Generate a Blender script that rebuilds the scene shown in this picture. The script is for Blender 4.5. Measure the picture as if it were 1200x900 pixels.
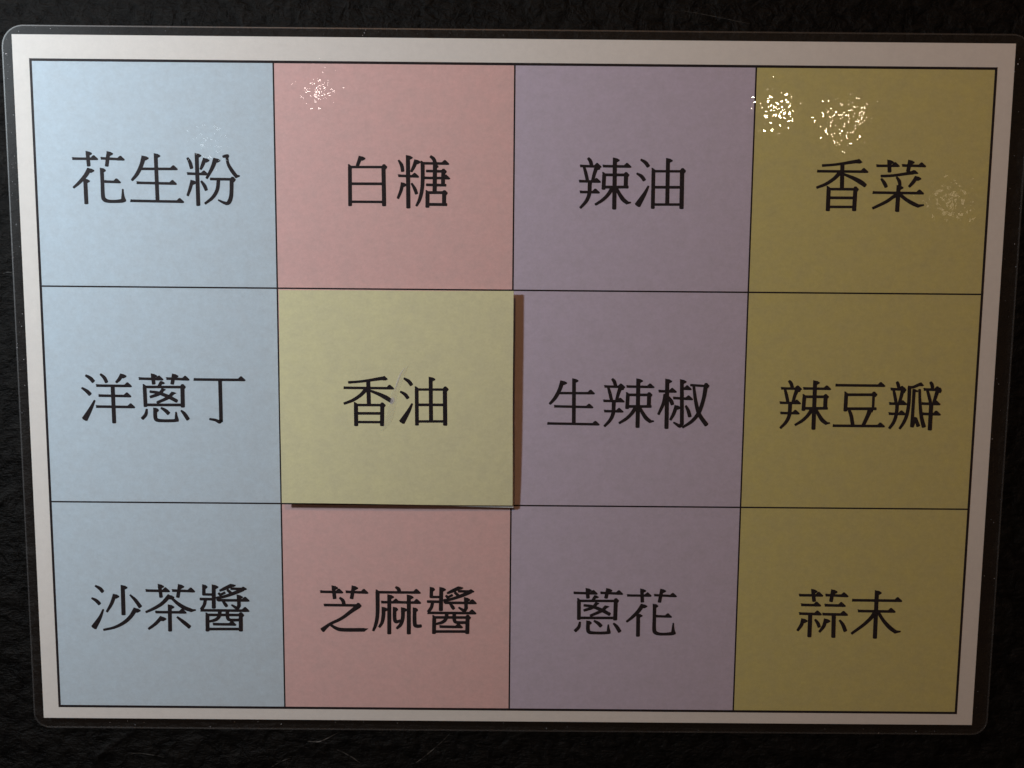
import bpy, bmesh, math, random
import numpy as np
from mathutils import Matrix, Vector, noise as mnoise

random.seed(7)
scene = bpy.context.scene
for o in list(bpy.data.objects):
    bpy.data.objects.remove(o)
COL = scene.collection

# ------------------------------------------------------------------ camera
# The sheet lies in the plane z = 0, x to the right, y towards its top edge.
# R, T: pose solved from the paper's and the frame's corners (millimetres).
MM = 0.001
PW, PH = 297.0, 211.5                      # paper size in mm
FPX = 1200.0                               # focal length in photo pixels
R = np.array([[0.99995984, -0.00885233, -0.0013999],
              [0.00862486, 0.99295444, -0.11818249],
              [0.00243622, 0.11816567, 0.99299091]])
T = np.array([-0.235022266, 2.94138914, 315.468146])
CC = -R.T @ T                              # camera centre, y down, z away
S3 = np.diag([1.0, -1.0, -1.0])

cam_data = bpy.data.cameras.new('camera')
cam = bpy.data.objects.new('camera', cam_data)
COL.objects.link(cam)
cam_data.sensor_width = 36.0
cam_data.lens = 36.0 * FPX / 1200.0
cam_data.clip_start = 0.01
cam_data.clip_end = 50.0
rot = S3 @ R.T @ S3
loc = S3 @ CC * MM
m4 = Matrix([[*rot[i], loc[i]] for i in range(3)] + [[0, 0, 0, 1]])
cam.matrix_world = m4
scene.camera = cam


def unp(u, v, z=0.0):
    """photo pixel -> (x, y) in metres on the plane z (mm above the sheet plane)"""
    w = R.T @ np.array([(u - 600) / FPX, (v - 450) / FPX, 1.0])
    s = (-z - CC[2]) / w[2]
    p = CC + s * w
    return p[0] * MM, -p[1] * MM


def sh(x, y):
    """sheet mm (origin at paper's top left, y down) -> world metres"""
    return (x - PW / 2) * MM, (PH / 2 - y) * MM


# ------------------------------------------------------------------ world and lamps
world = bpy.data.worlds.new('World')
scene.world = world
world.use_nodes = True
bg = world.node_tree.nodes['Background']
bg.inputs['Color'].default_value = (1.0, 0.58, 0.36, 1)
bg.inputs['Strength'].default_value = 0.04


def lamp_at(name, xyz, energy, color, radius):
    l = bpy.data.lights.new(name, 'POINT')
    l.energy = energy
    l.color = color
    l.shadow_soft_size = radius
    o = bpy.data.objects.new(name, l)
    o.location = xyz
    COL.objects.link(o)
    return o


def mirror_pos(u, v, h):
    """a place h metres above the sheet whose mirror image in the film shows at pixel u, v"""
    px, py = unp(u, v)
    cx, cy, cz = loc
    k = h / cz
    return (px + (px - cx) * k, py + (py - cy) * k, h)


# cool counter lamp at the upper left, close to the sheet
kx, ky = sh(-150, -45)
lamp_at('counter_lamp', (kx, ky, 0.215), 4.5, (0.785, 0.89, 0.965), 0.016)
# warm room lamp beyond the sheet's top edge
lamp_at('room_lamp_warm', (-0.20, 0.80, 0.72), 10.5, (1.0, 0.46, 0.16), 0.04)
# ceiling lamps far above (their images glint in the film)
lamp_at('ceiling_lamp_warm', mirror_pos(911, 131, 1.25), 0.45, (1.0, 0.80, 0.54), 0.008)
lamp_at('ceiling_lamp_pale', mirror_pos(374, 104, 1.25), 0.065, (1.0, 0.86, 0.80), 0.008)
lamp_at('ceiling_lamp_small', mirror_pos(246, 166, 1.25), 0.008, (0.90, 0.96, 1.0), 0.006)
lamp_at('ceiling_lamp_far', mirror_pos(1112, 238, 1.25), 0.018, (1.0, 0.75, 0.5), 0.014)
# square lantern: small bulbs along three sides of a frame
lx, ly, lz = mirror_pos(990, 135, 1.25)
for dx, dy, e in ((-.016, -.002, 1.0), (.016, .006, 1.0), (-.002, -.028, 1.3)):
    lamp_at('lantern_bulb', (lx + dx, ly + dy, lz), 0.085 * e, (1.0, 0.80, 0.54), 0.0035)

scene.view_settings.view_transform = 'Standard'
scene.view_settings.look = 'None'
scene.view_settings.exposure = 0.0
scene.view_settings.gamma = 1.0
scene.view_settings.use_curve_mapping = False
scene.render.resolution_x = 1024
scene.render.resolution_y = 768


# ------------------------------------------------------------------ materials
def new_mat(name):
    m = bpy.data.materials.new(name)
    m.use_nodes = True
    nt = m.node_tree
    for n in list(nt.nodes):
        nt.nodes.remove(n)
    out = nt.nodes.new('ShaderNodeOutputMaterial')
    return m, nt, out


def nd(nt, typ, **kw):
    n = nt.nodes.new(typ)
    for k, v in kw.items():
        if k in n.inputs:
            n.inputs[k].default_value = v
        else:
            setattr(n, k, v)
    return n


def paper_mat(name, rgb, mott=0.05):
    m, nt, out = new_mat(name)
    tc = nd(nt, 'ShaderNodeNewGeometry')
    n1 = nd(nt, 'ShaderNodeTexNoise', Scale=1500.0, Detail=3.0, Roughness=0.65)
    n2 = nd(nt, 'ShaderNodeTexNoise', Scale=210.0, Detail=3.0, Roughness=0.6)
    mp = nd(nt, 'ShaderNodeMapping')
    mp.inputs['Scale'].default_value = (0.7, 1.0, 1.0)        # faint print banding along x
    n3 = nd(nt, 'ShaderNodeTexNoise', Scale=700.0, Detail=2.0)
    L = nt.links.new
    L(tc.outputs['Position'], n1.inputs['Vector'])
    L(tc.outputs['Position'], n2.inputs['Vector'])
    L(tc.outputs['Position'], mp.inputs['Vector'])
    L(mp.outputs['Vector'], n3.inputs['Vector'])

    def rng(src, lo, hi):
        r = nd(nt, 'ShaderNodeMapRange')
        r.inputs['From Min'].default_value = 0.25
        r.inputs['From Max'].default_value = 0.75
        r.inputs['To Min'].default_value = lo
        r.inputs['To Max'].default_value = hi
        L(src, r.inputs['Value'])
        return r.outputs['Result']
    a = nd(nt, 'ShaderNodeMath', operation='MULTIPLY')
    L(rng(n1.outputs['Fac'], 1 - mott, 1 + mott), a.inputs[0])
    L(rng(n2.outputs['Fac'], 1 - 0.9 * mott, 1 + 0.9 * mott), a.inputs[1])
    b = nd(nt, 'ShaderNodeMath', operation='MULTIPLY')
    L(a.outputs[0], b.inputs[0])
    L(rng(n3.outputs['Fac'], 1 - 0.7 * mott, 1 + 0.7 * mott), b.inputs[1])
    hs = nd(nt, 'ShaderNodeHueSaturation')
    hs.inputs['Color'].default_value = (*rgb, 1)
    L(b.outputs[0], hs.inputs['Value'])
    L(rng(n2.outputs['Fac'], 0.94, 1.06), hs.inputs['Saturation'])
    bs = nd(nt, 'ShaderNodeBsdfPrincipled', Roughness=0.85)
    bs.inputs['Specular IOR Level'].default_value = 0.15
    L(hs.outputs['Color'], bs.inputs['Base Color'])
    bp = nd(nt, 'ShaderNodeBump', Strength=0.35, Distance=0.00006)
    L(n1.outputs['Fac'], bp.inputs['Height'])
    L(bp.outputs['Normal'], bs.inputs['Normal'])
    L(bs.outputs[0], out.inputs['Surface'])
    return m


M_WHITE = paper_mat('paper_white', (0.69, 0.68, 0.66), 0.025)
M_BLUE = paper_mat('print_blue', (0.50, 0.61, 0.70))
M_PINK = paper_mat('print_pink', (0.68, 0.46, 0.455))
M_PURPLE = paper_mat('print_purple', (0.50, 0.455, 0.57))
M_OLIVE = paper_mat('print_olive', (0.54, 0.50, 0.215))
M_CARD = paper_mat('print_card', (0.63, 0.63, 0.40))

m, nt, out = new_mat('ink')
bs = nd(nt, 'ShaderNodeBsdfPrincipled', Roughness=0.6)
tn = nd(nt, 'ShaderNodeTexNoise', Scale=2500.0, Detail=2.0)
cr = nd(nt, 'ShaderNodeValToRGB')
cr.color_ramp.elements[0].position = 0.3
cr.color_ramp.elements[0].color = (0.010, 0.008, 0.010, 1)
cr.color_ramp.elements[1].position = 0.75
cr.color_ramp.elements[1].color = (0.026, 0.021, 0.025, 1)
gp = nd(nt, 'ShaderNodeNewGeometry')
nt.links.new(gp.outputs['Position'], tn.inputs['Vector'])
nt.links.new(tn.outputs['Fac'], cr.inputs['Fac'])
nt.links.new(cr.outputs['Color'], bs.inputs['Base Color'])
bs.inputs['Specular IOR Level'].default_value = 0.1
nt.links.new(bs.outputs[0], out.inputs['Surface'])
M_INK = m


def film_mat(name, haze, rough=0.02, bump=1.0):
    """clear laminating film: reflects by Fresnel, orange-peel relief, a trace of haze"""
    m, nt, out = new_mat(name)
    L = nt.links.new
    g = nd(nt, 'ShaderNodeNewGeometry')
    n1 = nd(nt, 'ShaderNodeTexNoise', Scale=520.0, Detail=1.0, Roughness=0.4)
    n2 = nd(nt, 'ShaderNodeTexNoise', Scale=60.0, Detail=2.0)
    L(g.outputs['Position'], n1.inputs['Vector'])
    L(g.outputs['Position'], n2.inputs['Vector'])
    b1 = nd(nt, 'ShaderNodeBump', Strength=1.0, Distance=0.000032 * bump)
    L(n1.outputs['Fac'], b1.inputs['Height'])
    b2 = nd(nt, 'ShaderNodeBump', Strength=1.0, Distance=0.00004 * bump)
    L(n2.outputs['Fac'], b2.inputs['Height'])
    L(b1.outputs['Normal'], b2.inputs['Normal'])
    fr = nd(nt, 'ShaderNodeFresnel', IOR=1.5)
    io = nd(nt, 'ShaderNodeMapRange')                  # same reflectance from inside: a thin film, no total reflection
    io.inputs['To Min'].default_value = 1.5
    io.inputs['To Max'].default_value = 1 / 1.5
    L(g.outputs['Backfacing'], io.inputs['Value'])
    L(io.outputs['Result'], fr.inputs['IOR'])
    L(b2.outputs['Normal'], fr.inputs['Normal'])
    tr = nd(nt, 'ShaderNodeBsdfTransparent')
    tr.inputs['Color'].default_value = (0.985, 0.985, 0.98, 1)
    gl = nd(nt, 'ShaderNodeBsdfGlossy', Roughness=rough)
    gl.inputs['Color'].default_value = (1, 1, 1, 1)
    L(b2.outputs['Normal'], gl.inputs['Normal'])
    df = nd(nt, 'ShaderNodeBsdfDiffuse')
    df.inputs['Color'].default_value = (0.75, 0.75, 0.8, 1)
    m1 = nd(nt, 'ShaderNodeMixShader')
    m1.inputs[0].default_value = haze
    L(tr.outputs[0], m1.inputs[1])
    L(df.outputs[0], m1.inputs[2])
    m2 = nd(nt, 'ShaderNodeMixShader')
    L(fr.outputs[0], m2.inputs[0])
    L(m1.outputs[0], m2.inputs[1])
    g2 = nd(nt, 'ShaderNodeBsdfGlossy', Roughness=0.42)       # fine scuffs: a broad weak sheen
    g2.inputs['Color'].default_value = (1, 1, 1, 1)
    mg = nd(nt, 'ShaderNodeMixShader')
    mg.inputs[0].default_value = 0.10
    L(gl.outputs[0], mg.inputs[1])
    L(g2.outputs[0], mg.inputs[2])
    L(mg.outputs[0], m2.inputs[2])
    L(m2.outputs[0], out.inputs['Surface'])
    return m


M_FILM = film_mat('laminating_film', 0.002)
M_EDGE = film_mat('film_cut_edge', 0.013, 0.5)
M_SCUFF_GLARE = film_mat('scuff_with_glare', 0.45, 0.3)  # pale diffuse colour standing for glare on the card
M_SCUFF_GLARE2 = film_mat('scuff_with_glare_faint', 0.07, 0.5)
M_SPECK = film_mat('dust_speck', 0.7, 0.4)

m, nt, out = new_mat('black_painted_board')
L = nt.links.new
g = nd(nt, 'ShaderNodeNewGeometry')
mp = nd(nt, 'ShaderNodeMapping')
mp.inputs['Rotation'].default_value = (0, 0, math.radians(18))
mp.inputs['Scale'].default_value = (0.4, 1.0, 1.0)
L(g.outputs['Position'], mp.inputs['Vector'])
n1 = nd(nt, 'ShaderNodeTexNoise', Scale=900.0, Detail=5.0, Roughness=0.7)
n2 = nd(nt, 'ShaderNodeTexNoise', Scale=240.0, Detail=4.0, Roughness=0.6, Distortion=0.6)
L(mp.outputs['Vector'], n1.inputs['Vector'])
L(g.outputs['Position'], n2.inputs['Vector'])
cr = nd(nt, 'ShaderNodeValToRGB')
cr.color_ramp.elements[0].position = 0.35
cr.color_ramp.elements[0].color = (0.0012, 0.0012, 0.0012, 1)
cr.color_ramp.elements[1].position = 0.75
cr.color_ramp.elements[1].color = (0.0090, 0.0087, 0.0082, 1)
L(n2.outputs['Fac'], cr.inputs['Fac'])
bs = nd(nt, 'ShaderNodeBsdfPrincipled', Roughness=0.45)
bs.inputs['Specular IOR Level'].default_value = 0.095
L(cr.outputs['Color'], bs.inputs['Base Color'])
b1 = nd(nt, 'ShaderNodeBump', Strength=0.9, Distance=0.0007)
L(n1.outputs['Fac'], b1.inputs['Height'])
b2 = nd(nt, 'ShaderNodeBump', Strength=0.8, Distance=0.0014)
L(n2.outputs['Fac'], b2.inputs['Height'])
L(b1.outputs['Normal'], b2.inputs['Normal'])
L(b2.outputs['Normal'], bs.inputs['Normal'])
L(bs.outputs[0], out.inputs['Surface'])
M_BOARD = m

m, nt, out = new_mat('foam_tape')
bs = nd(nt, 'ShaderNodeBsdfPrincipled', Roughness=0.9)
tn = nd(nt, 'ShaderNodeTexNoise', Scale=1800.0)
cr = nd(nt, 'ShaderNodeValToRGB')
cr.color_ramp.elements[0].color = (0.35, 0.33, 0.30, 1)
cr.color_ramp.elements[1].color = (0.55, 0.53, 0.50, 1)
nt.links.new(tn.outputs['Fac'], cr.inputs['Fac'])
nt.links.new(cr.outputs['Color'], bs.inputs['Base Color'])
nt.links.new(bs.outputs[0], out.inputs['Surface'])
M_FOAM = m


# ------------------------------------------------------------------ helpers
def mesh_obj(name, verts, faces, mat, parent=None, smooth=False):
    me = bpy.data.meshes.new(name)
    me.from_pydata(verts, [], faces)
    me.materials.append(mat)
    if smooth:
        me.polygons.foreach_set('use_smooth', [True] * len(me.polygons))
    me.update()
    o = bpy.data.objects.new(name, me)
    COL.objects.link(o)
    if parent is not None:
        o.parent = parent
    return o


def thing(name, label, cat, at, group=None):
    o = bpy.data.objects.new(name, None)
    o.empty_display_size = 0.02
    o.location = at
    o['label'] = label
    o['category'] = cat
    if group:
        o['group'] = group
    COL.objects.link(o)
    return o


def slab(name, x0, y0, x1, y1, z0, z1, mat, parent):
    """box given in sheet mm"""
    (a, b), (c, d) = sh(x0, y0), sh(x1, y1)
    z0, z1 = z0 * MM, z1 * MM
    v = [(a, d, z0), (c, d, z0), (c, b, z0), (a, b, z0), (a, d, z1), (c, d, z1), (c, b, z1), (a, b, z1)]
    f = [(3, 2, 1, 0), (4, 5, 6, 7), (0, 1, 5, 4), (1, 2, 6, 5), (2, 3, 7, 6), (3, 0, 4, 7)]
    return mesh_obj(name, v, f, mat, parent)


# ------------------------------------------------------------------ the black board underneath
def fine_axis(lo, hi, step, far):
    mid = np.arange(lo, hi + step / 2, step)
    grow = [step * 1.5]
    while sum(grow) < far:
        grow.append(grow[-1] * 1.35)
    ext = np.cumsum(grow)
    return np.concatenate([(lo - ext)[::-1], mid, hi + ext])


def vnoise(x, y, seed):
    """smooth lattice noise, numpy"""
    xi, yi = np.floor(x).astype(np.int64), np.floor(y).astype(np.int64)
    fx, fy = x - xi, y - yi
    fx, fy = fx * fx * (3 - 2 * fx), fy * fy * (3 - 2 * fy)

    def h(a, b):
        n = (a * 374761393 + b * 668265263 + seed * 1442695041) & 0xffffffff
        n = ((n ^ (n >> 13)) * 1274126177) & 0xffffffff
        return ((n ^ (n >> 16)) & 0xffff) / 65535.0
    return (h(xi, yi) * (1 - fx) + h(xi + 1, yi) * fx) * (1 - fy) + (h(xi, yi + 1) * (1 - fx) + h(xi + 1, yi + 1) * fx) * fy


gx = fine_axis(-0.170, 0.170, 0.0009, 0.35)
gy = fine_axis(-0.130, 0.130, 0.0009, 0.30)
X, Y = np.meshgrid(gx, gy)
wx = X + 0.006 * (vnoise(X * 60, Y * 60, 3) - 0.5)
wy = Y + 0.006 * (vnoise(X * 60, Y * 60, 4) - 0.5)
ridge = 1 - np.abs(2 * vnoise(wx * 45 + wy * 20, wy * 70 - wx * 12, 11) - 1)
ridge2 = 1 - np.abs(2 * vnoise(wx * 130 - wy * 40, wy * 210, 12) - 1)
patch = np.clip((vnoise(X * 17, Y * 17, 21) - 0.35) * 2.2, 0, 1)
Z = (1.0 * ridge ** 5 + 0.5 * ridge2 ** 4) * patch + 0.28 * vnoise(X * 420, Y * 620, 31) + 0.35 * vnoise(X * 90, Y * 150, 32)
Z = (Z - Z.max()) * 1.1 * MM - 0.0001
ny, nx = X.shape
idx = np.arange(nx * ny).reshape(ny, nx)
quads = np.stack([idx[:-1, :-1], idx[:-1, 1:], idx[1:, 1:], idx[1:, :-1]], -1).reshape(-1, 4)
board = mesh_obj('board_surface', np.stack([X, Y, Z], -1).reshape(-1, 3).tolist(), quads.tolist(), M_BOARD, smooth=True)
board['kind'] = 'structure'
board['label'] = 'rough black painted board under the laminated sheet'

# ------------------------------------------------------------------ the laminated sheet
sheet = thing('laminated_sheet', 'white laminated sheet printed with twelve coloured squares of black Chinese writing, on black board',
              'sheet', (0, 0, 0))
Z_PAPER0, Z_PAPER1 = 0.12, 0.24
Z_CELL = (0.245, 0.262)
Z_LINE = (0.266, 0.278)
Z_INK = 0.285
Z_FILM0, Z_FILM1 = 0.02, 0.40

slab('paper', 0, 0, PW, PH, Z_PAPER0, Z_PAPER1, M_WHITE, sheet)

XL = [5.25, 77.1, 148.72, 220.35, 291.6]
YL = [7.25, 74.04, 140.9, 207.5]
COLM = [M_BLUE, M_PINK, M_PURPLE, M_OLIVE]
CELL_LABEL = {0: 'light blue', 1: 'dusty pink', 2: 'greyish purple', 3: 'olive green'}
cells = {}
for r in range(3):
    for c in range(4):
        ce = slab('cell', XL[c], YL[r], XL[c + 1], YL[r + 1], Z_CELL[0], Z_CELL[1], COLM[c], sheet)
        ce['label'] = CELL_LABEL[c] + ' printed square'
        cells[(r, c)] = ce

# printed rules: thick outer border, thin inner lines (butted, not crossing)
tb, tg = 0.38, 0.235
slab('border_line', XL[0] - tb, YL[0] - tb, XL[4] + tb, YL[0] + tb, *Z_LINE, M_INK, sheet)
slab('border_line', XL[0] - tb, YL[3] - tb, XL[4] + tb, YL[3] + tb, *Z_LINE, M_INK, sheet)
slab('border_line', XL[0] - tb, YL[0] + tb, XL[0] + tb, YL[3] - tb, *Z_LINE, M_INK, sheet)
slab('border_line', XL[4] - tb, YL[0] + tb, XL[4] + tb, YL[3] - tb, *Z_LINE, M_INK, sheet)
for y in YL[1:3]:
    slab('grid_line', XL[0] + tb, y - tg, XL[4] - tb, y + tg, *Z_LINE, M_INK, sheet)
for x in XL[1:4]:
    slab('grid_line', x - tg, YL[0] + tb, x + tg, YL[3] - tb, Z_LINE[0], Z_LINE[1] + 0.003, M_INK, sheet)


# film: closed slab with rounded corners and a slightly sloping cut edge
def round_rect(x0, y0, x1, y1, rads, n=10):
    pts = []
    cs = [(x0, y0, 180, 0), (x1, y0, 270, 1), (x1, y1, 0, 2), (x0, y1, 90, 3)]
    for cx, cy, a0, k in cs:
        rr = rads[k]
        ox = cx + rr if k in (0, 3) else cx - rr
        oy = cy + rr if k in (0, 1) else cy - rr
        for i in range(n + 1):
            a = math.radians(a0 + 90 * i / n)
            pts.append((ox + rr * math.cos(a), oy + rr * math.sin(a)))
    return pts


def ring_mesh(loops, cap0=True, cap1=True):
    verts, faces = [], []
    n = len(loops[0])
    for lp in loops:
        verts += lp
    for k in range(len(loops) - 1):
        for i in range(n):
            j = (i + 1) % n
            faces.append((k * n + j, k * n + i, (k + 1) * n + i, (k + 1) * n + j))
    if cap0:
        faces.append(tuple(range(n)))
    if cap1:
        faces.append(tuple(reversed(range((len(loops) - 1) * n, len(loops) * n))))
    return verts, faces


FX0, FY0, FX1, FY1 = -3.1, -2.75, 302.0, 214.85
RAD = (6.5, 6.0, 5.0, 5.0)


def film_loop(inset, z):
    p = round_rect(FX0 + inset, FY0 + inset, FX1 - inset, FY1 - inset, [q - inset for q in RAD])
    return [(*sh(a, b), z * MM) for a, b in p]


v, f = ring_mesh([film_loop(0.38, Z_FILM0), film_loop(0.38, Z_FILM1)])
mesh_obj('laminating_film', v, f, M_FILM, sheet)
v, f = ring_mesh([film_loop(0.36, Z_FILM1 - 0.01), film_loop(0.10, Z_FILM1 - 0.08), film_loop(0.0, Z_FILM0 + 0.16),
                  film_loop(0.0, Z_FILM0), film_loop(0.36, Z_FILM0), film_loop(0.36, Z_FILM1 - 0.01)], False, False)
mesh_obj('film_edge', v, f, M_EDGE, sheet)

# ------------------------------------------------------------------ the writing
# Each glyph is drawn stroke by stroke in units of 1/12.5 photo pixel, from the
# corner (u, v) of the spot where it was read; pixels become millimetres on the sheet.
def smooth_line(pts, sub=5):
    if len(pts) < 3:
        return pts
    P = np.array(pts, float)
    outp = []
    for i in range(len(P) - 1):
        p0 = P[i - 1] if i > 0 else 2 * P[i] - P[i + 1]
        p3 = P[i + 2] if i + 2 < len(P) else 2 * P[i + 1] - P[i]
        for k in range(sub):
            t = k / sub
            outp.append(0.5 * (2 * P[i] + (P[i + 1] - p0) * t + (2 * p0 - 5 * P[i] + 4 * P[i + 1] - p3) * t * t
                               + (3 * P[i] - p0 - 3 * P[i + 1] + p3) * t ** 3))
    outp.append(P[-1])
    return [tuple(q) for q in outp]


def ribbon(pts, cap=0.30):
    """tapered brush stroke outline with softly rounded ends"""
    pts = smooth_line(pts)
    P = np.array(pts, float)
    d = np.gradient(P[:, :2], axis=0)
    d /= np.linalg.norm(d, axis=1)[:, None] + 1e-9
    nrm = np.stack([-d[:, 1], d[:, 0]], 1)
    w = np.maximum(P[:, 2:3] * 1.15, 8) / 2
    left = P[:, :2] + nrm * w
    right = P[:, :2] - nrm * w
    e = P[-1, :2] + d[-1] * w[-1] * cap
    s = P[0, :2] - d[0] * w[0] * cap
    ring = list(left) + [e + nrm[-1] * w[-1] * 0.55, e - nrm[-1] * w[-1] * 0.55] + list(right[::-1]) \
        + [s - nrm[0] * w[0] * 0.55, s + nrm[0] * w[0] * 0.55]
    n = len(P)
    m_ = len(ring)
    faces = []
    rb = n + 2                        # index of right[-1]
    for i in range(n - 1):
        faces.append((i, i + 1, rb + (n - 1 - (i + 1)), rb + (n - 1 - i)))
    faces.append((n - 1, n, n + 1, rb))
    faces.append((0, rb + n - 1, m_ - 2, m_ - 1))
    return [tuple(q) for q in ring], faces


class Glyph:
    def __init__(self):
        self.parts = []

    def poly(self, *pts):
        self.parts.append((list(pts), [tuple(range(len(pts)))]))

    def P(self, *nums):
        self.parts.append(ribbon([tuple(nums[i:i + 3]) for i in range(0, len(nums), 3)]))

    def flag(self, x, y, w=50, s=1.0):
        h = w / 2
        self.poly((x - h - 4, y - 10), (x + h + 6, y + 2), (x + h + 44 * s, y + 24), (x + h + 42 * s, y + 42),
                  (x + h, y + 64), (x - h, y + 60))

    def F(self, *nums):               # stroke with a flag at its head
        self.P(*nums)
        self.flag(nums[0], nums[1] - 6, nums[2])

    def V(self, x0, y0, x1, y1, w=50):
        self.P(x0, y0 + 10, w, x1, y1 - 6, w + 1)
        self.flag(x0, y0 + 2, w)

    def L(self, x0, y0, x1, y1, w=50):     # left upright of a box, pointed at its top
        self.P(x0, y0 + 40, w, x1, y1 - 8, w)
        h = w / 2
        self.poly((x0 - h - 4, y0 - 4), (x0 - h + 14, y0 - 4), (x0 + h + 10, y0 + 32), (x0 + h, y0 + 60), (x0 - h, y0 + 60))

    def B(self, x0, y0, x1, y1, w=35):     # plain bar
        self.P(x0, y0, w, x1, y1, w)

    def H(self, x0, y0, x1, y1, w=35):     # horizontal with the triangular end
        self.P(x0 + 14, y0 - 2, w + 4, x0 + 60, y0 + 1, w, x1 - 20, y1, w)
        self.poly((x0 - 2, y0 - 20), (x0 + 14, y0 - 20), (x0 + 40, y0 - 14), (x0 + 40, y0 + 16), (x0 + 20, y0 + 16))
        self.poly((x1 - 118, y1 - 14), (x1 - 76, y1 - 54), (x1 - 58, y1 - 54), (x1 - 4, y1 - 4), (x1, y1 + 8),
                  (x1 - 8, y1 + 18), (x1 - 118, y1 + 17))

    def K(self, x, y):                     # knob at the upper right corner of a box
        self.poly((x - 46, y + 4), (x - 16, y - 32), (x + 10, y - 32), (x + 46, y + 6), (x + 44, y + 20), (x + 22, y + 48), (x - 26, y + 48))


GL = {}


def glyph(ch, u, v):
    def deco(fn):
        g_ = Glyph()
        fn(g_)
        GL[ch] = (u, v, g_)
    return deco


@glyph('花', 80, 174)
def _(g):
    g.H(50, 148, 438, 152); g.V(280, 42, 300, 262, 48); g.H(468, 145, 828, 160); g.V(588, 45, 563, 264, 48)
    g.F(308, 300, 60, 250, 400, 55, 160, 500, 45, 76, 575, 32); g.V(248, 445, 266, 815, 52)
    g.P(490, 296, 50, 500, 500, 48, 508, 690, 52, 530, 748, 54, 590, 772, 44, 690, 775, 42, 790, 766, 50, 838, 752, 44)
    g.flag(490, 290, 50, .8); g.P(798, 595, 20, 800, 680, 36, 806, 755, 60); g.H(520, 485, 772, 492)


@glyph('生', 148, 174)
def _(g):
    g.F(255, 118, 60, 222, 240, 54, 160, 370, 50, 82, 466, 36); g.V(430, 76, 458, 776)
    g.H(205, 297, 755, 300); g.H(145, 502, 742, 515); g.H(65, 766, 848, 780)


@glyph('粉', 214, 174)
def _(g):
    g.P(70, 138, 32, 108, 205, 46, 132, 292, 46); g.V(205, 72, 230, 840, 52)
    g.F(325, 150, 50, 295, 235, 48, 264, 306, 34); g.H(58, 368, 378, 376)
    g.F(140, 474, 46, 112, 580, 44, 74, 692, 34); g.P(272, 478, 28, 320, 545, 46, 348, 612, 42)
    g.F(480, 152, 60, 440, 270, 52, 352, 438, 34)
    g.P(648, 135, 34, 668, 230, 40, 722, 325, 48, 792, 415, 46); g.P(780, 408, 50, 838, 402, 18)
    g.P(588, 120, 32, 630, 112, 44, 668, 112, 50); g.poly((620, 92), (660, 86), (684, 106), (676, 135), (640, 150))
    g.B(405, 447, 735, 452); g.K(733, 446); g.P(718, 450, 52, 716, 620, 50, 706, 720, 54, 676, 790, 54, 636, 812, 36)
    g.P(650, 808, 46, 590, 788, 34, 522, 754, 22); g.P(525, 458, 46, 508, 600, 48, 442, 715, 44, 328, 808, 32)


@glyph('白', 394, 178)
def _(g):
    g.F(358, 72, 55, 305, 215, 42); g.L(200, 182, 204, 795); g.B(205, 222, 695, 222, 33); g.B(215, 466, 690, 468, 36)
    g.B(215, 730, 695, 733, 33); g.P(692, 210, 54, 702, 788, 54); g.K(702, 212)


@glyph('糖', 460, 178)
def _(g):
    g.P(88, 122, 26, 132, 195, 46, 150, 286, 46); g.V(225, 52, 232, 826, 54); g.F(345, 124, 50, 315, 210, 48, 274, 290, 34)
    g.H(75, 350, 390, 360); g.F(146, 458, 44, 125, 560, 44, 78, 682, 34); g.P(278, 460, 26, 325, 540, 44, 352, 615, 42)
    g.P(555, 64, 36, 602, 105, 48, 622, 160, 50); g.H(420, 166, 832, 172)
    g.P(440, 165, 52, 441, 400, 50, 430, 560, 48, 395, 700, 44, 348, 792, 30)
    g.poly((412, 128), (426, 128), (470, 160), (466, 200), (414, 200)); g.B(622, 150, 616, 590, 54)
    g.poly((640, 175), (672, 205), (672, 225), (640, 245)); g.B(495, 280, 760, 285); g.K(748, 278)
    g.H(450, 380, 845, 385); g.B(495, 482, 782, 488, 36); g.B(742, 285, 738, 490, 50)
    g.L(512, 562, 510, 818, 52); g.B(500, 596, 760, 596, 38); g.B(755, 590, 754, 775, 52); g.K(762, 592); g.B(515, 768, 795, 772, 38)


def spicy_left(g):                    # the left side of 辣
    g.P(190, 66, 36, 222, 108, 48, 240, 170, 46); g.H(65, 182, 388, 190); g.P(132, 200, 36, 158, 295, 44, 180, 395, 44)
    g.P(315, 195, 56, 280, 300, 46, 255, 400, 42); g.poly((300, 165), (345, 150), (378, 190), (362, 236), (320, 245))
    g.H(50, 404, 378, 410); g.P(215, 405, 54, 212, 500, 52, 204, 600, 50, 160, 700, 46, 74, 796, 34); g.H(62, 562, 362, 566)


@glyph('辣', 674, 180)
def _(g):
    spicy_left(g)
    g.V(582, 64, 572, 818, 54); g.H(398, 183, 826, 190); g.L(425, 272, 414, 530, 50); g.B(420, 311, 748, 312, 38)
    g.B(745, 305, 740, 490, 54); g.K(748, 302); g.B(420, 490, 776, 490, 38)
    g.P(545, 505, 54, 480, 602, 46, 400, 680, 42, 294, 748, 32)
    g.P(600, 505, 40, 650, 595, 48, 702, 672, 54, 766, 724, 46); g.P(745, 722, 44, 816, 716, 20); g.B(530, 505, 625, 505, 62)


@glyph('油', 740, 180)
def _(g):
    g.P(138, 88, 30, 205, 132, 48, 248, 190, 50); g.P(78, 290, 28, 145, 332, 46, 190, 392, 48)
    g.P(250, 474, 26, 192, 590, 50, 88, 758, 80); g.L(322, 212, 312, 810); g.B(320, 258, 740, 260, 33)
    g.V(535, 70, 523, 755, 52); g.B(320, 492, 740, 494, 37); g.B(320, 746, 735, 746, 34)
    g.B(742, 255, 732, 804, 56); g.K(752, 244)


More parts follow.
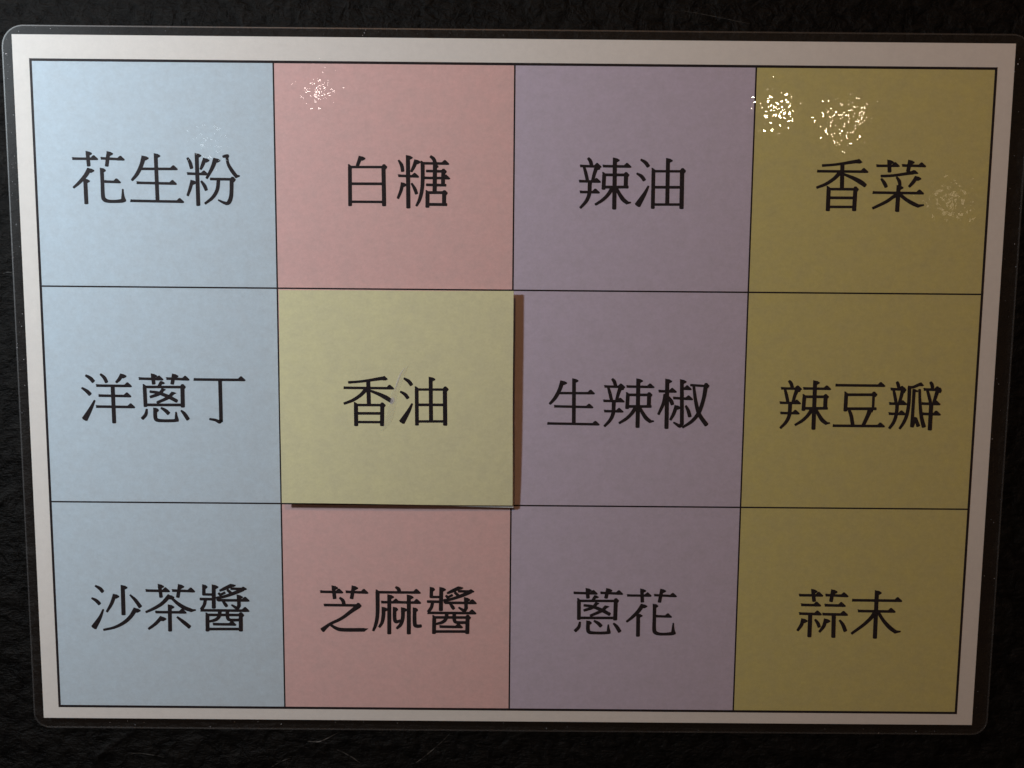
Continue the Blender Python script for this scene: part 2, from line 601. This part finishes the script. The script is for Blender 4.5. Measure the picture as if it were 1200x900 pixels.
@glyph('菜', 1018, 180)
def _(g):
    g.H(105, 178, 455, 178); g.V(300, 94, 305, 275); g.H(482, 174, 842, 182); g.V(605, 96, 575, 268)
    g.P(180, 330, 36, 350, 322, 36, 550, 294, 40, 650, 278, 50); g.poly((620, 262), (652, 240), (682, 244), (730, 288), (715, 300), (620, 302))
    g.P(184, 368, 30, 228, 430, 48, 256, 490, 46); g.P(408, 345, 28, 445, 400, 46, 458, 468, 42)
    g.F(702, 342, 50, 650, 420, 46, 590, 486, 34); g.V(438, 466, 415, 852, 54); g.H(60, 570, 810, 580)
    g.P(425, 592, 66, 350, 640, 44, 250, 708, 42, 56, 802, 34)
    g.P(448, 592, 46, 540, 668, 46, 640, 728, 52, 730, 770, 46); g.P(715, 768, 44, 806, 752, 20)


@glyph('香', 952, 182)
def _(g):
    g.P(145, 150, 36, 300, 139, 34, 450, 120, 38, 600, 96, 46, 680, 86, 50)
    g.poly((640, 76), (670, 54), (690, 52), (738, 102), (700, 122), (620, 118)); g.B(440, 130, 432, 500, 54)
    g.H(72, 232, 822, 240); g.P(405, 252, 56, 320, 340, 46, 200, 420, 42, 62, 474, 34)
    g.P(460, 276, 32, 600, 335, 50, 705, 392, 62, 778, 446, 52); g.L(238, 452, 225, 818, 54); g.B(240, 495, 630, 497, 35)
    g.B(230, 622, 620, 624, 37); g.B(225, 755, 615, 757, 34); g.B(630, 490, 610, 810, 54); g.K(634, 488)


@glyph('洋', 90, 432)
def _(g):
    g.P(128, 98, 30, 195, 138, 48, 245, 192, 50); g.P(72, 280, 26, 145, 328, 46, 198, 380, 50)
    g.P(262, 464, 26, 202, 590, 52, 116, 742, 80); g.P(345, 80, 28, 402, 132, 46, 438, 202, 44)
    g.F(660, 86, 50, 625, 150, 48, 576, 202, 34); g.H(278, 248, 808, 254); g.H(315, 395, 800, 402); g.H(276, 555, 856, 562)
    g.B(525, 250, 548, 794, 52)


@glyph('蔥', 156, 432)
def _(g):
    g.H(75, 146, 445, 155); g.V(286, 76, 302, 232, 48); g.H(478, 146, 828, 158); g.V(595, 78, 572, 232, 48)
    g.L(168, 228, 182, 562); g.B(170, 268, 730, 270); g.B(722, 262, 728, 562, 54); g.K(726, 258); g.B(180, 530, 728, 532, 37)
    g.P(415, 196, 46, 376, 262, 40); g.poly((400, 180), (430, 184), (470, 212), (440, 230), (400, 225))
    g.P(440, 300, 46, 382, 368, 44, 250, 416, 36); g.poly((430, 288), (478, 302), (470, 320), (430, 335))
    g.P(246, 336, 34, 370, 355, 40, 520, 412, 48, 644, 478, 46); g.P(580, 358, 48, 510, 425, 44, 350, 498, 36)
    g.poly((560, 338), (600, 342), (636, 358), (600, 378), (560, 385)); g.P(200, 592, 28, 185, 672, 44, 132, 734, 44)
    g.P(322, 582, 50, 325, 705, 50, 348, 750, 48, 430, 762, 40, 580, 762, 40, 660, 750, 46); g.flag(322, 578, 50, .7)
    g.P(628, 634, 20, 632, 700, 38, 640, 752, 54); g.P(410, 574, 28, 472, 612, 46, 522, 660, 50)
    g.P(704, 614, 26, 752, 662, 46, 806, 744, 50)


@glyph('丁', 222, 432)
def _(g):
    g.H(65, 158, 822, 166); g.P(448, 170, 50, 462, 725, 48, 456, 768, 50, 430, 792, 34)
    g.P(440, 782, 46, 380, 754, 36, 294, 738, 28)


@glyph('椒', 764, 438)
def _(g):
    g.V(225, 78, 212, 806, 54); g.H(90, 255, 364, 260); g.P(192, 300, 44, 168, 432, 46, 94, 596, 34); g.P(240, 345, 42, 282, 402, 50, 300, 452, 46)
    g.V(438, 85, 438, 750, 50); g.P(438, 730, 50, 408, 768, 44, 370, 746, 38, 316, 712, 24); g.H(430, 218, 582, 222); g.H(302, 356, 602, 370)
    g.F(355, 470, 46, 320, 580, 46, 268, 676, 34); g.P(494, 468, 30, 530, 540, 46, 555, 628, 50); g.B(565, 166, 795, 180, 32); g.K(796, 166)
    g.P(786, 195, 56, 755, 370, 50, 690, 560, 50, 590, 690, 44, 446, 786, 30); g.P(612, 185, 36, 640, 400, 46, 690, 590, 52, 800, 752, 58)


@glyph('豆', 972, 440)
def _(g):
    g.H(90, 142, 820, 150); g.L(246, 238, 232, 528); g.B(245, 282, 650, 282, 37); g.B(648, 275, 638, 485); g.K(656, 268); g.B(245, 487, 684, 487, 38)
    g.P(285, 500, 38, 318, 590, 48, 340, 725, 50); g.P(598, 495, 64, 560, 590, 52, 495, 728, 46); g.poly((590, 480), (645, 495), (632, 540), (600, 545))
    g.H(52, 735, 812, 742)


@glyph('瓣', 1036, 440)
def _(g):
    g.P(190, 94, 36, 206, 132, 46, 218, 185, 44); g.H(88, 200, 330, 206); g.P(140, 210, 34, 158, 300, 42, 176, 400, 42)
    g.P(276, 205, 52, 250, 310, 44, 224, 400, 40); g.poly((270, 170), (308, 175), (325, 220), (300, 258), (270, 255))
    g.H(68, 412, 338, 416); g.P(192, 410, 48, 180, 560, 46, 142, 680, 44, 76, 776, 36); g.H(60, 560, 322, 564)
    g.P(354, 168, 36, 420, 172, 36, 500, 140, 40, 545, 122, 40); g.poly((510, 112), (545, 98), (586, 146), (560, 160), (510, 155))
    g.P(372, 175, 48, 362, 400, 46, 335, 570, 46, 286, 690, 42, 226, 780, 32)
    g.P(440, 205, 44, 425, 450, 42, 406, 752, 48); g.P(430, 218, 32, 494, 232, 24); g.P(408, 750, 46, 464, 616, 36); g.P(462, 622, 36, 500, 742, 52)
    g.P(520, 202, 34, 526, 400, 40, 545, 600, 48, 582, 755, 56)
    g.P(678, 98, 36, 700, 132, 46, 710, 185, 44); g.H(572, 204, 846, 212); g.P(632, 215, 34, 656, 300, 42, 680, 400, 42)
    g.P(788, 205, 54, 755, 310, 44, 726, 400, 40); g.poly((785, 172), (828, 178), (846, 215), (830, 258), (790, 255))
    g.H(545, 412, 827, 418); g.B(690, 410, 668, 796, 54); g.H(550, 562, 830, 568)


@glyph('沙', 102, 680)
def _(g):
    g.P(120, 80, 26, 190, 122, 46, 232, 170, 46); g.P(68, 260, 26, 135, 298, 44, 186, 350, 46); g.P(238, 426, 24, 188, 550, 48, 100, 692, 78)
    g.F(405, 212, 50, 360, 340, 46, 290, 462, 32); g.V(522, 74, 535, 510, 54); g.P(630, 214, 24, 705, 288, 44, 782, 392, 52)
    g.F(712, 418, 60, 640, 530, 52, 540, 620, 46, 400, 690, 36, 242, 726, 30)


@glyph('茶', 164, 678)
def _(g):
    g.H(76, 176, 440, 182); g.V(286, 84, 310, 280, 46); g.H(463, 176, 810, 185); g.V(582, 86, 554, 280, 46)
    g.F(432, 250, 56, 330, 360, 48, 220, 430, 42, 86, 492, 30); g.P(462, 284, 32, 560, 370, 46, 660, 432, 52, 760, 468, 46); g.P(745, 468, 44, 818, 460, 18)
    g.V(436, 384, 442, 774); g.H(222, 490, 684, 495); g.F(318, 566, 50, 230, 660, 44, 126, 738, 32); g.P(545, 562, 28, 640, 638, 48, 732, 712, 50)


@glyph('醬', 228, 678)
def _(g):
    g.P(136, 98, 46, 136, 240, 46); g.flag(136, 92, 46, .7); g.B(126, 232, 270, 234, 33); g.V(280, 92, 282, 438, 52); g.B(80, 300, 280, 303, 36)
    g.poly((72, 284), (92, 282), (115, 290), (115, 318), (95, 318)); g.P(158, 305, 44, 142, 385, 44, 98, 452, 42); g.H(88, 464, 806, 470)
    g.P(368, 178, 28, 450, 142, 46, 540, 100, 50); g.poly((510, 92), (545, 78), (600, 92), (606, 106), (570, 125), (520, 125))
    g.B(530, 148, 720, 152, 34); g.P(716, 152, 54, 600, 206, 46, 440, 262, 38, 340, 282, 36); g.poly((690, 128), (716, 116), (768, 150), (760, 166), (700, 178))
    g.P(480, 165, 36, 536, 216, 40); g.P(350, 212, 30, 386, 248, 40); g.P(446, 204, 34, 375, 240, 30); g.P(332, 268, 40, 345, 318, 40)
    g.H(330, 316, 806, 320); g.V(642, 240, 652, 410, 46); g.P(652, 392, 48, 626, 434, 42, 582, 410, 34, 542, 386, 24)
    g.P(414, 330, 30, 450, 376, 44, 472, 408, 40)
    g.L(188, 500, 190, 775); g.B(195, 531, 690, 533); g.B(676, 525, 678, 766, 52); g.K(680, 524); g.B(190, 738, 680, 738)
    g.P(370, 478, 48, 360, 550, 46, 312, 600, 42, 218, 628, 30); g.P(480, 478, 46, 482, 560, 46, 515, 604, 40, 660, 606, 37); g.H(262, 666, 612, 672)


@glyph('芝', 368, 680)
def _(g):
    g.H(83, 168, 430, 175); g.V(283, 80, 302, 274, 48); g.H(457, 170, 797, 180); g.V(578, 82, 550, 274, 48)
    g.P(375, 254, 28, 422, 297, 46, 440, 365, 48); g.B(150, 362, 640, 368); g.poly((134, 344), (160, 346), (185, 352), (185, 380), (155, 380))
    g.K(650, 362); g.P(640, 382, 66, 550, 450, 50, 400, 560, 42, 250, 632, 38, 182, 678, 46, 120, 732, 66)
    g.P(245, 655, 32, 330, 705, 44, 430, 725, 48, 740, 726, 48); g.poly((725, 702), (798, 704), (780, 720), (740, 750), (725, 750))


@glyph('麻', 432, 680)
def _(g):
    g.P(395, 100, 30, 436, 128, 48, 452, 175, 46); g.H(110, 174, 765, 180); g.P(130, 165, 54, 130, 480, 50, 106, 640, 46, 66, 740, 32)
    g.poly((102, 134), (116, 134), (160, 160), (157, 195), (104, 195)); g.V(302, 212, 302, 790, 52); g.H(176, 320, 465, 322); g.H(430, 322, 770, 328)
    g.F(218, 402, 50, 215, 520, 50, 195, 620, 44, 154, 686, 34); g.P(380, 402, 48, 380, 555, 48, 402, 606, 46, 470, 590, 32); g.flag(380, 396, 48, .6)
    g.V(588, 216, 588, 790, 52); g.F(500, 408, 50, 500, 540, 50, 470, 645, 46, 410, 706, 32)
    g.P(672, 408, 48, 674, 630, 50, 702, 670, 46, 772, 668, 42); g.flag(672, 404, 48, .6)


@glyph('蒜', 928, 684)
def _(g):
    g.H(98, 168, 460, 172); g.V(308, 82, 325, 264, 48); g.H(484, 168, 830, 180); g.V(600, 88, 572, 266, 48); g.H(126, 310, 428, 316); g.H(472, 315, 790, 322)
    g.H(98, 438, 440, 446); g.H(440, 446, 822, 452); g.B(268, 450, 255, 776, 54); g.F(162, 520, 48, 138, 602, 46, 80, 686, 32)
    g.P(338, 524, 28, 378, 578, 44, 400, 634, 44); g.F(495, 522, 48, 465, 620, 46, 400, 706, 32); g.B(612, 460, 605, 784, 54); g.P(698, 534, 28, 746, 602, 46, 782, 694, 50)


@glyph('末', 992, 684)
def _(g):
    g.V(445, 102, 415, 804, 54); g.H(83, 242, 817, 250); g.H(160, 400, 720, 408); g.P(420, 422, 58, 350, 510, 48, 240, 610, 42, 72, 732, 34)
    g.P(470, 430, 42, 540, 540, 46, 630, 640, 54, 720, 708, 48); g.P(705, 706, 46, 792, 700, 18)


def glyph_mm(ch):
    """strokes of a glyph in metres where it was traced"""
    u, v, g_ = GL[ch]
    parts = []
    for pts, faces in g_.parts:
        parts.append(([unp(u + px / 12.5, v + py / 12.5, Z_INK) for px, py in pts], faces))
    xs = [p[0] for pp, _f in parts for p in pp]
    ys = [p[1] for pp, _f in parts for p in pp]
    return parts, (min(xs), max(xs), min(ys), max(ys))


def write_char(ch, parent, z_mm, box_px=None, surf=None):
    """one printed character; box_px = (u0, v0, u1, v1) moves a copy to that place"""
    parts, bb = glyph_mm(ch)
    dx = dy = 0.0
    if box_px:
        ax, ay = unp(box_px[0], box_px[1], z_mm)
        bx_, by_ = unp(box_px[2], box_px[3], z_mm)
        dx = (ax + bx_) / 2 - (bb[0] + bb[1]) / 2
        dy = (ay + by_) / 2 - (bb[2] + bb[3]) / 2
    verts, faces = [], []
    for k, (pts, fs) in enumerate(parts):
        base = len(verts)
        zz = z_mm * MM + k * 1.2e-6
        for x, y in pts:
            X_, Y_ = x + dx, y + dy
            verts.append((X_, Y_, zz + (surf(X_, Y_) if surf else 0.0)))
        faces += [tuple(base + i for i in f_) for f_ in fs]
    o = mesh_obj('character', verts, faces, M_INK, None)
    bm = bmesh.new()
    bm.from_mesh(o.data)
    for f_ in bm.faces:
        f_.normal_update()
        if f_.normal.z < 0:
            f_.normal_flip()
    bm.to_mesh(o.data)
    bm.free()
    o.parent = parent
    return o


TEXT = {
    (0, 0): [('花', None), ('生', None), ('粉', None)],
    (0, 1): [('白', None), ('糖', None)],
    (0, 2): [('辣', None), ('油', None)],
    (0, 3): [('香', None), ('菜', None)],
    (1, 0): [('洋', None), ('蔥', None), ('丁', None)],
    (1, 2): [('生', (642.2, 443.3, 702.2, 498.4)), ('辣', (706.0, 443.0, 767.0, 501.6)), ('椒', None)],
    (1, 3): [('辣', (912.0, 445.5, 974.3, 503.5)), ('豆', None), ('瓣', None)],
    (2, 0): [('沙', None), ('茶', None), ('醬', None)],
    (2, 1): [('芝', None), ('麻', None), ('醬', (500.0, 686.8, 558.6, 743.2))],
    (2, 2): [('蔥', (671.2, 688.4, 729.6, 744.0)), ('花', (733.5, 690.0, 792.7, 746.0))],
    (2, 3): [('蒜', None), ('末', None)],
}
for key, items in TEXT.items():
    for ch, box in items:
        write_char(ch, cells[key], Z_INK, box)

# ------------------------------------------------------------------ the raised card stuck over one square
CZ = 2.7                                        # mm, height of the card's face
cu = [unp(326.4, 340.0, CZ), unp(601.6, 341.0, CZ), unp(600.4, 592.6, CZ - .5), unp(330.0, 589.4, CZ)]
ccx = sum(p[0] for p in cu) / 4
ccy = sum(p[1] for p in cu) / 4
card = thing('raised_card', 'pale yellow-green square card raised on foam tape over the grid, printed 香油', 'card', (0, 0, 0))


def card_uv(s, t):
    a = np.array(cu[0]) * (1 - s) + np.array(cu[1]) * s
    b = np.array(cu[3]) * (1 - s) + np.array(cu[2]) * s
    return a * (1 - t) + b * t


def card_drop(s, t):
    """metres below CZ: the lower right corner sags, the middle bulges a little"""
    return (-0.75 * (max(0, s) ** 2) * (max(0, t) ** 3) + 0.10 * math.sin(math.pi * s) * math.sin(math.pi * t) - 0.15 * s * (1 - t)) * MM


def card_surf(x, y):
    w_ = cu[1][0] - cu[0][0]
    h_ = cu[0][1] - cu[3][1]
    return card_drop((x - cu[0][0]) / w_, (cu[0][1] - y) / h_)


def card_sheet(name, z_top, thick, mat, ext, n=14):
    verts, faces = [], []
    for layer in (0, 1):
        for j in range(n + 1):
            for i in range(n + 1):
                s, t = i / n, j / n
                p = card_uv(s, t)
                ex, ey = ext(s, t)
                # hand-cut edges are not perfectly straight
                wob = 0.00006 * math.sin(7 * t + 1.3) if i in (0, n) else 0
                wob2 = 0.00005 * math.sin(6 * s + 0.4) if j in (0, n) else 0
                verts.append((p[0] + ex + wob, p[1] + ey + wob2, z_top * MM + card_drop(s, t) - layer * thick * MM))
    N = (n + 1) ** 2
    for j in range(n):
        for i in range(n):
            a = j * (n + 1) + i
            faces.append((a, a + n + 1, a + n + 2, a + 1))
            faces.append((N + a, N + a + 1, N + a + n + 2, N + a + n + 1))
    edge = [(i, i + 1) for i in range(n)] + [(i * (n + 1) + n, (i + 1) * (n + 1) + n) for i in range(n)] \
        + [(n * (n + 1) + i + 1, n * (n + 1) + i) for i in range(n)] + [((i + 1) * (n + 1), i * (n + 1)) for i in range(n)]
    for a, b in edge:
        faces.append((a, b, N + b, N + a))
    return mesh_obj(name, verts, faces, mat, card)


face = card_sheet('card_face', CZ, 0.22, M_CARD, lambda s, t: (0, 0))
back = card_sheet('card_backing', CZ - 0.62, 0.2, M_WHITE,
                  lambda s, t: ((0.0012 if s == 0 else 0.0003 * t if s == 1 else 0), (-0.00085 * max(0, s - .35) / .65 if t == 1 else 0) + (-0.0006 if t == 0 else 0)))
for sx_, sy_ in ((.2, .2), (.8, .2), (.2, .75), (.72, .75)):
    p = card_uv(sx_, sy_)
    a, b = (p[0] / MM + PW / 2), (PH / 2 - p[1] / MM)
    slab('foam_pad', a - 6, b - 6, a + 6, b + 6, 0.40, CZ - 0.80, M_FOAM, card)
    d = card_drop(sx_, sy_) / MM
    slab('foam_pad', a - 6, b - 6, a + 6, b + 6, CZ - 0.64, CZ - 0.21 + d, M_FOAM, card)

for ch, box in (('香', (402.7, 440.6, 461.6, 499.4)), ('油', (467.6, 440.8, 525.6, 499.4))):
    write_char(ch, face, CZ + 0.02, box, card_surf)

# creased, scuffed line between the card's characters, its glare painted in as pale colour
def streak(name, pts, z_of, mat, parent, k_w=1.0):
    """flat mark along photo pixels: pts = (u, v, half width in px)"""
    sm = smooth_line(pts, 6)
    vv, ff = [], []
    for i, (u, v, w) in enumerate(sm):
        a, b = sm[max(0, i - 1)], sm[min(len(sm) - 1, i + 1)]
        tx, ty = b[0] - a[0], b[1] - a[1]
        ln = math.hypot(tx, ty)
        for k in (-1, 1):
            vv.append(z_of(u - ty / ln * w * k * k_w, v + tx / ln * w * k * k_w))
    for i in range(len(sm) - 1):
        ff.append((2 * i, 2 * i + 1, 2 * i + 3, 2 * i + 2))
    return mesh_obj(name, vv, ff, mat, parent)


def on_card(lift):
    def f_(u, v):
        X_, Y_ = unp(u, v, CZ)
        return (X_, Y_, CZ * MM + card_surf(X_, Y_) + lift)
    return f_


streak('crease_glare', [(474.5, 430.5, .15), (470, 437, .8), (466.5, 445, .9), (464, 453, .6), (462.8, 459, .15)], on_card(0.00008), M_SCUFF_GLARE, face)
streak('crease_glare', [(459.5, 465.5, .8), (460.3, 469, 2.2), (458, 473.5, 1.2)], on_card(0.00008), M_SCUFF_GLARE, face)  # highlight painted over the end of a stroke
streak('scuff_glare', [(478, 428, .4), (471, 442, 2.2), (463, 460, 3.5), (459, 478, 4.0), (455, 492, 4.0), (448, 505, .6)], on_card(0.00012), M_SCUFF_GLARE2, face)  # wide faint glare, painted as a thin pale veil

# ------------------------------------------------------------------ dust on the film and the board
rnd = random.Random(5)
vv, ff = [], []


def speck(x, y, z, r):
    b0 = len(vv)
    n = rnd.choice((5, 6, 7))
    a0 = rnd.random() * 6.28
    el = rnd.uniform(1.0, 2.2)
    th = rnd.random() * 3.14
    for i in range(n):
        a = a0 + 6.283 * i / n
        q = r * rnd.uniform(.6, 1.1)
        ex, ey = q * math.cos(a) * el, q * math.sin(a)
        vv.append((x + ex * math.cos(th) - ey * math.sin(th), y + ex * math.sin(th) + ey * math.cos(th), z))
    vv.append((x, y, z + r * .7))
    for i in range(n):
        ff.append((b0 + i, b0 + (i + 1) % n, b0 + n))


for _i in range(120):                              # along the clear margin
    side = rnd.choice('ltlrb')
    if side == 'l':
        p = (rnd.uniform(-2.8, -.4), rnd.uniform(0, 120) ** 1.0)
    elif side == 't':
        p = (rnd.uniform(0, 150), rnd.uniform(-2.4, -.3))
    elif side == 'r':
        p = (rnd.uniform(297.5, 301.5), rnd.uniform(0, 210))
    else:
        p = (rnd.uniform(0, 297), rnd.uniform(212, 214.6))
    speck(*sh(*p), Z_FILM1 * MM, rnd.choice((.035, .05, .05, .07, .10)) * MM)
for u, v, rr in ((7, 63, .16), (4, 62, .1), (1193, 75, .13), (1189, 84, .1), (1195, 69, .07), (9, 92, .1)):
    speck(*unp(u, v, .4), Z_FILM1 * MM, rr * MM)
for _i in range(60):                               # a few on the sheet
    speck(*sh(rnd.uniform(2, 295), rnd.uniform(2, 209)), Z_FILM1 * MM, rnd.choice((.03, .04, .05)) * MM)
dust = mesh_obj('dust', vv, ff, M_SPECK)
dust['kind'] = 'stuff'
dust['label'] = 'pale dust specks on the clear film of the laminated sheet'
dust['category'] = 'dust'

# a few scratches in the board's paint
m, nt, out = new_mat('scratched_paint')
bs = nd(nt, 'ShaderNodeBsdfPrincipled', Roughness=0.7)
tn = nd(nt, 'ShaderNodeTexNoise', Scale=900.0, Detail=3.0)
cr = nd(nt, 'ShaderNodeValToRGB')
cr.color_ramp.elements[0].position = 0.42
cr.color_ramp.elements[0].color = (0.004, 0.004, 0.004, 1)
cr.color_ramp.elements[1].position = 0.65
cr.color_ramp.elements[1].color = (0.06, 0.056, 0.05, 1)
gp = nd(nt, 'ShaderNodeNewGeometry')
nt.links.new(gp.outputs['Position'], tn.inputs['Vector'])
nt.links.new(tn.outputs['Fac'], cr.inputs['Fac'])
nt.links.new(cr.outputs['Color'], bs.inputs['Base Color'])
nt.links.new(bs.outputs[0], out.inputs['Surface'])


def on_board(u, v):
    X_, Y_ = unp(u, v, -0.6)
    i_ = min(max(int(np.searchsorted(gx, X_)), 1), len(gx) - 1)
    j_ = min(max(int(np.searchsorted(gy, Y_)), 1), len(gy) - 1)
    return (X_, Y_, float(Z[j_ - 1:j_ + 1, i_ - 1:i_ + 1].max()) + 0.00006)


for pts in ([(359, 870, .2), (371, 870.5, .5), (380, 868, .5), (398, 859, .15)], [(394, 880, .2), (408, 887, .5), (421, 896, .2)],
            [(147, 884, .15), (166, 885, .4), (182, 887, .6), (191, 889.5, .2)], [(527, 862, .15), (510, 878, .4), (487, 896, .2)],
            [(799, 11, .15), (832, 17, .35), (880, 27, .15)], [(318, 900, .2), (330, 893, .4), (352, 887, .15)],
            [(1, 321, .3), (6, 319, .6), (14, 320, .2)], [(1150, 300, .15), (1163, 420, .3), (1166, 560, .12)]):
    streak('scratch', pts, on_board, m, board)
